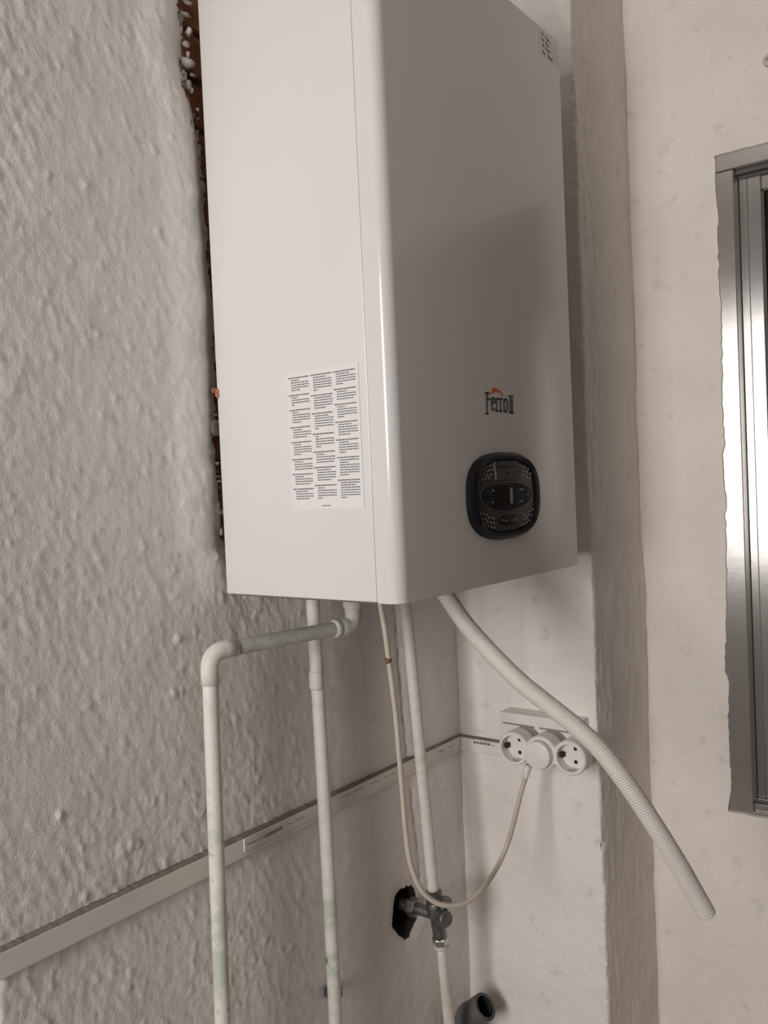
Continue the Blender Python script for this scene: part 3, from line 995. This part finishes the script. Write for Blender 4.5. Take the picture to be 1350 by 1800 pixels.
obj('elbow', bm, 'pipe_grey', gas, smooth=True)
bm = bmesh.new()
sweep(bm, [e2 - dirh * .034, e2 - dirh * .031, e2 - dirh * .027, e2 - dirh * .024], [.0102, .0115, .0115, .0102], 20)
obj('solder_ring', bm, 'tape', gas, smooth=True)
bm = bmesh.new()
pts = [e2 + up * (.022 + .031 * k / 16) for k in range(17)]
rj = random.Random(5)
sweep(bm, pts, [.0118 + rj.uniform(-.0012, .0012) for _ in pts], 16)
obj('sealing_tape', bm, 'tape', gas, smooth=True)

# heating pipe straight down from the boiler
heat = empty('copper_pipe', (0.028, 0.815, 0.0), 'cream painted straight pipe dropping from the boiler middle, green stains low down', 'pipe')
t_, m_, b_ = hit(551, 1080, 0, .028), hit(574, 1480, 0, .028), hit(590, 1800, 0, .028)
t2 = t_ + (t_ - m_).normalized() * .05
t2.z = 1.328
b2 = Vector((b_.x, b_.y + .001, 0.0))
bm = bmesh.new()
sweep(bm, smooth_path([t2, t_, m_, b_, b2], 90), PR_, 18)
obj('vertical_run', bm, 'pipe_paint_heating', heat, smooth=True)
bm = bmesh.new()
c_ = hit(556, 1195, 0, .028)
sweep(bm, [c_ + up * (.012 - .024 * k / 6) for k in range(7)], [.0088, .0093, .0093, .0093, .0093, .0093, .0088], 18)
obj('coupling', bm, 'pipe_paint_heating', heat, smooth=True)
bm = bmesh.new()
c2 = hit(592, 1752, 0, .022)
box(bm, (0.0, c2.y - .003, c2.z - .007), (0.022, c2.y + .014, c2.z + .007), .002, 1)
obj('pipe_clip', bm, 'valve_metal', heat)

# cold-water pipe running to the shut-off valve
VC = hit(766, 1607, 0, 0.050)
cold = empty('copper_pipe', (0.05, 1.04, 0.0), 'cream painted pipe running down to the shut-off valve', 'pipe')
t_, m_, b_ = hit(713, 1062, 0, .030), hit(742, 1360, 0, .040), hit(762, 1572, 0, .050)
bm = bmesh.new()
sweep(bm, smooth_path([t_ + (t_ - m_).normalized() * .05, t_, m_, b_ - Vector((0, 0, -.006))], 80), PR_ * .98, 18)
obj('upper_run', bm, 'pipe_paint_water', cold, smooth=True)
lo1, lo2, lo3 = hit(776, 1662, 0, .050), hit(781, 1720, 0, .050), hit(790, 1800, 0, .050)
bm = bmesh.new()
pl = smooth_path([lo1 + (lo2 - lo1).normalized() * .005, lo1.lerp(lo2, .4), lo2, lo3, lo3 + (lo3 - lo2).normalized() * .12, Vector((lo3.x, lo3.y + .022, .25)), Vector((lo3.x, lo3.y + .022, 0))], 160)
sweep(bm, pl, [.0074 + .0016 * min(1, max(0, (k - 10) / 20)) for k in range(160)], 18)
obj('lower_run', bm, 'pipe_paint_water', cold, smooth=True)

# shut-off valve
valve = empty('shutoff_valve', VC, 'dark metal shut-off valve coming out of a hole in the wall', 'valve')
bm = bmesh.new()
lathe(bm, (-0.052, VC.y - .006, VC.z + .002), Vector((.052 + VC.x, .006, -.002)), [(0, .0085), (.050, .0085), (.051, .0105), (.066, .0105), (.067, .0085), (.102, .0085)], 20)
obj('wall_nipple', bm, 'valve_metal', valve, angle=35)
bm = bmesh.new()
lathe(bm, (0.004, VC.y - .003, VC.z + .001), Vector((1, .06, 0)), [(0, .013), (.002, .0145), (.012, .0145), (.014, .013)], 6)
obj('hex_collar', bm, 'valve_metal', valve, angle=30)
ax_ = (lo1 - b_).normalized()
Lb = (lo1 - b_).length
bm = bmesh.new()
lathe(bm, b_ - ax_ * .004, ax_, [(0, .0105), (.001, .0125), (.012, .0125), (.014, .011), (.020, .0135), (.036, .0135), (.042, .0105), (Lb - .010, .0105)], 20)
obj('body', bm, 'valve_metal', valve, angle=35)
bm = bmesh.new()
pn = lo1 - ax_ * .016
lathe(bm, pn, ax_, [(0, .0105), (.002, .0125), (.011, .0125), (.013, .011)], 6)
obj('lower_nut', bm, 'chrome', valve, angle=30)
bm = bmesh.new()
lathe(bm, pn + ax_ * .012, ax_, [(0, .0095), (.002, .0112), (.006, .0112), (.008, .0085)], 20)
obj('compression_ring', bm, 'tape', valve, angle=30)
sd = Vector((0.75, -0.30, 0.10)).normalized()
bm = bmesh.new()
lathe(bm, VC + sd * .008, sd, [(0, .0095), (.010, .0095), (.011, .0120), (.019, .0120), (.021, .0095)], 8)
obj('spindle_head', bm, 'valve_metal', valve, angle=30)
bm = bmesh.new()
lathe(bm, VC + Vector((0.012, 0.0, 0.006)), Vector((.35, .1, 1)), [(0, .006), (.016, .006), (.017, .0085), (.022, .0085), (.023, .006)], 12)
obj('vent_screw', bm, 'valve_metal', valve, angle=30)

# ================================================================== ELECTRICS
# mini trunking along the left wall and round the corner to the socket
trunk = empty('cable_trunking', (0.0, 0.9, 1.03), 'cream plastic cable trunking fixed along the rough wall and round the corner', 'trunking')
TZ1, TZ0 = 1.0395, 1.0145
bm = bmesh.new()
box(bm, (-.004, NEAR_Y + .001, TZ0 - .0005), (.0080, 0.652, TZ1 + .0005), .0012, 1)
obj('channel_length', bm, 'trunking_clean', trunk)
bm = bmesh.new()
box(bm, (-.004, 0.653, TZ0 + .0015), (.0075, CORNER_Y + .006, TZ1), .0012, 1)
ch = obj('channel_length', bm, 'trunking_white', trunk)
bm = bmesh.new()
box(bm, (.0070, 0.690, TZ0 + .0085), (.0090, CORNER_Y - .012, TZ1 - .001), .0006, 1)
lid = obj('snap_lid', bm, 'trunking_white', trunk)
bm = bmesh.new()
px_marks = [((433, 1485), (452, 1477), .0014), ((454, 1475.5), (466, 1470), .0010), ((466, 1470), (497, 1454), .0042), ((506, 1449), (514, 1446), .0008), ((520, 1443), (536, 1435), .0009),
            ((600, 1402), (617, 1394), .0009), ((622, 1391), (641, 1383), .0009), ((650, 1379), (668, 1371), .0008), ((675, 1367), (694, 1359), .0008), ((772, 1322), (782, 1318), .0012), ((788, 1314), (798, 1309), .0009)]
for a_, b_, wd in px_marks:
    A_, B_ = hit(*a_, 0, .0090), hit(*b_, 0, .0090)
    dash(bm, A_, B_, wd, (1, 0, 0), .0002)
obj('printed_marks', bm, 'ink_pale', lid)['kind'] = 'stuff'
bm = bmesh.new()
box(bm, (-.006, CORNER_Y - .011, TZ0 + .002), (.099, CORNER_Y + .006, TZ1 - .001), .0012, 1)
ch2 = obj('channel_length', bm, 'white_plastic', trunk)
bm = bmesh.new()
for k in range(6):
    A_ = hit(833 + k * 5, 1304.5 + k * .75, 1, CORNER_Y - .011)
    B_ = hit(836.6 + k * 5, 1305 + k * .75, 1, CORNER_Y - .011)
    dash(bm, A_, B_, .0040, (0, -1, 0), .0002)
dash(bm, hit(864.5, 1310, 1, CORNER_Y - .011), hit(868.5, 1310.7, 1, CORNER_Y - .011), .0014, (0, -1, 0), .0002)
obj('printed_code', bm, 'ink', ch2)['kind'] = 'stuff'

for y0_, y1_, xo in ((NEAR_Y + .003, .651, .0074), (.654, CORNER_Y, .0068)):  # thin uneven strip, darker than the trunking, along its top edge
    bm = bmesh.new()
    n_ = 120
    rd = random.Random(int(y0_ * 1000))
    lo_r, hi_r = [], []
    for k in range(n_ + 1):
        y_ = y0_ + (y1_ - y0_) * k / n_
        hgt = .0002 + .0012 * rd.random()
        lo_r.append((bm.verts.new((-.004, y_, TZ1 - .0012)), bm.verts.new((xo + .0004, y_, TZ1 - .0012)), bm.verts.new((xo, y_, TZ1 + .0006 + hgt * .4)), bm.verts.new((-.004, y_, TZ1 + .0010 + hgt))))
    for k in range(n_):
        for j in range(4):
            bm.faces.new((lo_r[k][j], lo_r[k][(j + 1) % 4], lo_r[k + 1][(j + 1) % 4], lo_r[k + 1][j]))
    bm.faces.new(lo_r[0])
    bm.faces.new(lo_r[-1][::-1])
    obj('top_strip', bm, 'strip_brown', trunk, smooth=True)
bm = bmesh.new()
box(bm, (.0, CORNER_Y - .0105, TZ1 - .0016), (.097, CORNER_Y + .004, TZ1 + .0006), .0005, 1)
obj('top_strip', bm, 'strip_brown', trunk)  # same darker strip on the length round the corner

# surface socket box
sock = empty('wall_socket', (0.16, CORNER_Y, 1.04), 'cream surface mounted double socket box on the pillar wall', 'socket')
SB0, SB1, SBY = 0.0975, 0.2280, CORNER_Y - .036
bm = bmesh.new()
box(bm, (SB0, SBY + .004, 1.034), (SB1, CORNER_Y + .003, 1.0966), .002, 2)
obj('back_box', bm, 'white_plastic', sock)
bm = bmesh.new()
box(bm, (SB0 - .0005, SBY, 1.0335), (SB1 + .0005, SBY + .0046, 1.0972), .0015, 2)
obj('cover_plate', bm, 'white_plastic', sock)
for x0, x1 in ((SB0 + .006, SB0 + .060), (SB0 + .068, SB1 - .008)):
    bm = bmesh.new()
    box(bm, (x0, SBY - .0012, 1.038), (x1, SBY + .001, 1.0800), .0006, 1)
    md = obj('socket_module', bm, 'white_plastic', sock)
    bm = bmesh.new()
    box(bm, (x0, SBY - .0014, 1.0800), (x1, SBY + .001, 1.0818))
    obj('module_gap', bm, 'seam', md)

# triple adaptor plugged into it
AF = 1.096                                      # y of the adaptor's face
AX = [0.1452, 0.1898, 0.2344]
AZ, AR, RR = 1.0585, 0.0246, 0.0196
adp = empty('socket_adaptor', (AX[1], AF, AZ - AR), 'white triple socket adaptor plugged into the cream socket box', 'adaptor')
def top_prof(x):
    z_ = 0.0135
    for c in AX:
        if abs(x - c) < AR:
            z_ = max(z_, math.sqrt(AR * AR - (x - c) ** 2))
    return z_
xs_ = []
x = AX[0] - AR
N_ = 150
X0_, X1_ = AX[0] - AR, AX[2] + AR
for k in range(N_ + 1):
    t = k / N_
    xs_.append(X0_ + (X1_ - X0_) * t)
ts = np.linspace(0, math.pi / 2, 10)
left = [AX[0] - AR * math.cos(t) for t in ts]
right = [AX[2] + AR * math.sin(t) for t in ts]
mid = list(np.linspace(AX[0], AX[2], 60)[1:-1])
xs_ = left + mid + right
def tp(x):
    if x <= AX[0]:
        return math.sqrt(max(0, AR * AR - (x - AX[0]) ** 2))
    if x >= AX[2]:
        return math.sqrt(max(0, AR * AR - (x - AX[2]) ** 2))
    return top_prof(x)
up_ = [(x, tp(x)) for x in xs_]
outline = [(x, z_) for x, z_ in up_] + [(x, -z_) for x, z_ in reversed(up_[1:-1])]
def inset_outline(d):
    out = []
    n_ = len(outline)
    for i in range(n_):
        a0, a1 = outline[i - 1], outline[(i + 1) % n_]
        tx, tz = a1[0] - a0[0], a1[1] - a0[1]
        l = math.hypot(tx, tz) or 1
        out.append((outline[i][0] + tz / l * d, outline[i][1] - tx / l * d))
    return out
bm = bmesh.new()
ins = inset_outline(.0016)
back_y = SBY - .0016
mid_y = AF + .024
rv = [[bm.verts.new((x, mid_y, AZ + z_)) for x, z_ in outline], [bm.verts.new((x, AF + .0022, AZ + z_)) for x, z_ in outline], [bm.verts.new((x, AF, AZ + z_)) for x, z_ in ins]]
n_ = len(outline)
for i in range(2):
    for k in range(n_):
        f = bm.faces.new((rv[i][k], rv[i][(k + 1) % n_], rv[i + 1][(k + 1) % n_], rv[i + 1][k]))
bm.faces.new(rv[0])
edges = [bm.edges.get((rv[2][k], rv[2][(k + 1) % n_])) for k in range(n_)]
cups = []
for c in AX:
    ring = [bm.verts.new((c + RR * math.cos(2 * math.pi * k / 36), AF, AZ + RR * math.sin(2 * math.pi * k / 36))) for k in range(36)]
    edges += [bm.edges.new((ring[k], ring[(k + 1) % 36])) for k in range(36)]
    cups.append(ring)
bmesh.ops.triangle_fill(bm, use_beauty=True, edges=edges)
for c, ring in zip(AX, cups):
    deep = [bm.verts.new((c + (RR - .0008) * math.cos(2 * math.pi * k / 36), AF + .0165, AZ + (RR - .0008) * math.sin(2 * math.pi * k / 36))) for k in range(36)]
    for k in range(36):
        bm.faces.new((ring[k], ring[(k + 1) % 36], deep[(k + 1) % 36], deep[k]))
    bm.faces.new(deep)
obj('front_shell', bm, 'white_plastic', adp, angle=35)
bm = bmesh.new()
ins2 = inset_outline(.0014)
polyprism(bm, [(x, mid_y, AZ + z_) for x, z_ in ins2], (0, 1, 0), back_y - mid_y)
rs = obj('rear_shell', bm, 'adaptor_side', adp, angle=35)
rs['label'] = 'grey rear half of the adaptor\'s housing'
for ci, c in enumerate(AX):
    if ci == 1:
        continue
    for s in (-1, 1):
        bm = bmesh.new()
        lathe(bm, (c + .002, AF + .0166, AZ + s * .0095), (0, -1, 0), [(0, .0029), (.0005, .0029)], 14)
        obj('pin_hole', bm, 'socket_hole', adp)
    bm = bmesh.new()
    box(bm, (c - RR + .0002, AF + .007, AZ - .0035), (c - RR + .0065, AF + .0167, AZ + .0035), .0008, 1)
    obj('earth_slot', bm, 'socket_hole', adp)
    bm = bmesh.new()
    box(bm, (c - .006, AF + .006, AZ - RR + .0005), (c + .006, AF + .0150, AZ - RR + .0018), .0004, 1)
    obj('earth_clip', bm, 'chrome', adp)
bm = bmesh.new()
lathe(bm, (AX[2] + .0135, AF + .0166, AZ), (0, -1, 0), [(0, .0014), (.0008, .0014)], 10)
obj('screw', bm, 'chrome', adp)

# boiler's power cable with its moulded plug
PLY = AF - .0115
pc = Vector((AX[1], PLY, AZ))
cable = empty('power_cable', (0.11, 0.95, 0.80), 'beige power cable looping from the boiler to the white plug', 'cable')
bm = bmesh.new()
lathe(bm, (AX[1], AF + .0155, AZ), (0, -1, 0), [(0, .0182), (.0150, .0186), (.0152, .0200), (.0250, .0205), (.0272, .0196), (.0280, .0180)], 36)
obj('plug', bm, 'white_plastic', cable, angle=35)
plug_front = AF + .0155 - .0280
bt = hit(926, 1355, 1, plug_front + .009)
bt_d = float((np.array(bt) - CAM) @ RC[:, 2])
bm = bmesh.new()
sweep(bm, [bt + Vector((.003, 0, .008)), bt, bt + Vector((-.0016, 0, -.006)), bt + Vector((-.003, 0, -.012))], [.0056, .0054, .0046, .0038], 14)
obj('cord_boot', bm, 'white_plastic', cable, smooth=True)
cp_ = [Vector((.1285, .8165, 1.3285)), at_depth(669, 1064, 1.045), at_depth(677, 1110, 1.05), at_depth(684, 1165, 1.055), at_depth(695, 1250, 1.065), at_depth(702, 1330, 1.075), at_depth(708, 1400, 1.085), at_depth(713, 1460, 1.095),
       at_depth(721, 1515, 1.10), at_depth(738, 1560, 1.105), at_depth(762, 1584, 1.11), at_depth(790, 1592, 1.115), at_depth(820, 1586, 1.125), at_depth(850, 1560, 1.145), at_depth(875, 1522, bt_d - .055), at_depth(894, 1478, bt_d - .035),
       at_depth(907, 1430, bt_d - .015), at_depth(915, 1396, bt_d - .004)]
cp_ = cp_ + [bt + Vector((-.003, 0, -.012))]
bm = bmesh.new()
sweep(bm, smooth_path(cp_, 160), .0034, 12)
obj('cord', bm, 'cable_beige', cable, smooth=True)
bm = bmesh.new()
q1 = at_depth(682, 1155, 1.054)
q2 = at_depth(683, 1166, 1.055)
sweep(bm, [q1, q1.lerp(q2, .3), q1.lerp(q2, .7), q2], [.0030, .0041, .0042, .0030], 12)
obj('scorch_mark', bm, 'brown_mark', cable, smooth=True).name = 'brown_nick'

# ================================================================== HOSE AND DRAIN
hose = empty('drain_hose', at_depth(790, 1045, 1.08), 'white corrugated condensate hose hanging diagonally from the boiler', 'hose')
hp = [Vector((.162, .904, 1.3165)), Vector((.166, .9035, 1.3115)), at_depth(789, 1054, 1.085), at_depth(818, 1096, 1.06), at_depth(862, 1146, 1.03), at_depth(912, 1196, 1.00), at_depth(962, 1237, .98), at_depth(1012, 1277, .965), at_depth(1058, 1321, .955),
      at_depth(1104, 1381, .95), at_depth(1148, 1447, .95), at_depth(1192, 1518, .955), at_depth(1242, 1606, .965)]
NH = 1100
pts = smooth_path(hp, NH)
rad = []
L_ = sum((pts[i + 1] - pts[i]).length for i in range(NH - 1))
for i in range(NH):
    s = L_ * i / (NH - 1)
    rad.append(.0104 + .00030 * math.sin(2 * math.pi * s / .0029))
bm = bmesh.new()
rings = sweep(bm, pts, rad, 20, caps=False)
end_t = (pts[-1] - pts[-2]).normalized()
c_ = pts[-1]
inner = [bm.verts.new(c_ + (v.co - c_) * .86) for v in rings[-1]]
inner2 = [bm.verts.new(c_ + (v.co - c_) * .84 - end_t * .05) for v in rings[-1]]
for k in range(20):
    bm.faces.new((rings[-1][k], rings[-1][(k + 1) % 20], inner[(k + 1) % 20], inner[k]))
    bm.faces.new((inner[k], inner[(k + 1) % 20], inner2[(k + 1) % 20], inner2[k]))
bm.faces.new(inner2)
obj('corrugated_tube', bm, 'hose_white', hose, smooth=True)

dm = hit(853, 1769, 1, 1.115)
drain = empty('drain_pipe', (0.02, 1.13, 0.0), 'short open grey plastic drain pipe in the wall corner', 'pipe')
axd = Vector((0.76, 0.04, 0.65)).normalized()
b0 = dm - axd * .045
bm = bmesh.new()
dz_ = b0 + Vector((-.012, .012, -.10))
pth = smooth_path([Vector((dz_.x, dz_.y, 0)), Vector((dz_.x, dz_.y, .3)), dz_, b0 + Vector((-.010, .010, -.05)), b0, dm - axd * .018, dm], 200)
rings = sweep(bm, pth, [.0185] * 200, 28, caps=False)
inn = [bm.verts.new(dm + (v.co - dm) * .88) for v in rings[-1]]
for k in range(28):
    bm.faces.new((rings[-1][k], rings[-1][(k + 1) % 28], inn[(k + 1) % 28], inn[k]))
obj('pipe_stub', bm, 'pvc_grey', drain, angle=40)
bm = bmesh.new()
lathe(bm, dm - axd * .0005, -axd, [(0, .0163), (.045, .0160)], 28, caps=False)
u_, v_ = frame_of(axd)
bm.faces.new([bm.verts.new(dm - axd * .044 + (u_ * math.cos(2 * math.pi * k / 28) + v_ * math.sin(2 * math.pi * k / 28)) * .0162) for k in range(28)])
obj('bore', bm, 'pvc_inside', drain, smooth=True)
bm = bmesh.new()
sweep(bm, pth[-7:], [.0188, .0202, .0204, .0204, .0204, .0204, .0200], 28, caps=False)
obj('socket_rim', bm, 'pvc_grey', drain, angle=40)

# small fitting sunk in the plaster above the window
hk = hit(1352.5, 108, 1, WIN_Y)
bm = bmesh.new()
lathe(bm, (hk.x, WIN_Y + .006, hk.z), (0, -1, 0), [(0, .0085), (.012, .0085), (.0135, .0075), (.0138, .0035), (.010, .003)], 20)
setp(obj('wall_anchor', bm, 'cable_beige', angle=35), 'small beige round anchor set in plaster above the window', 'anchor')
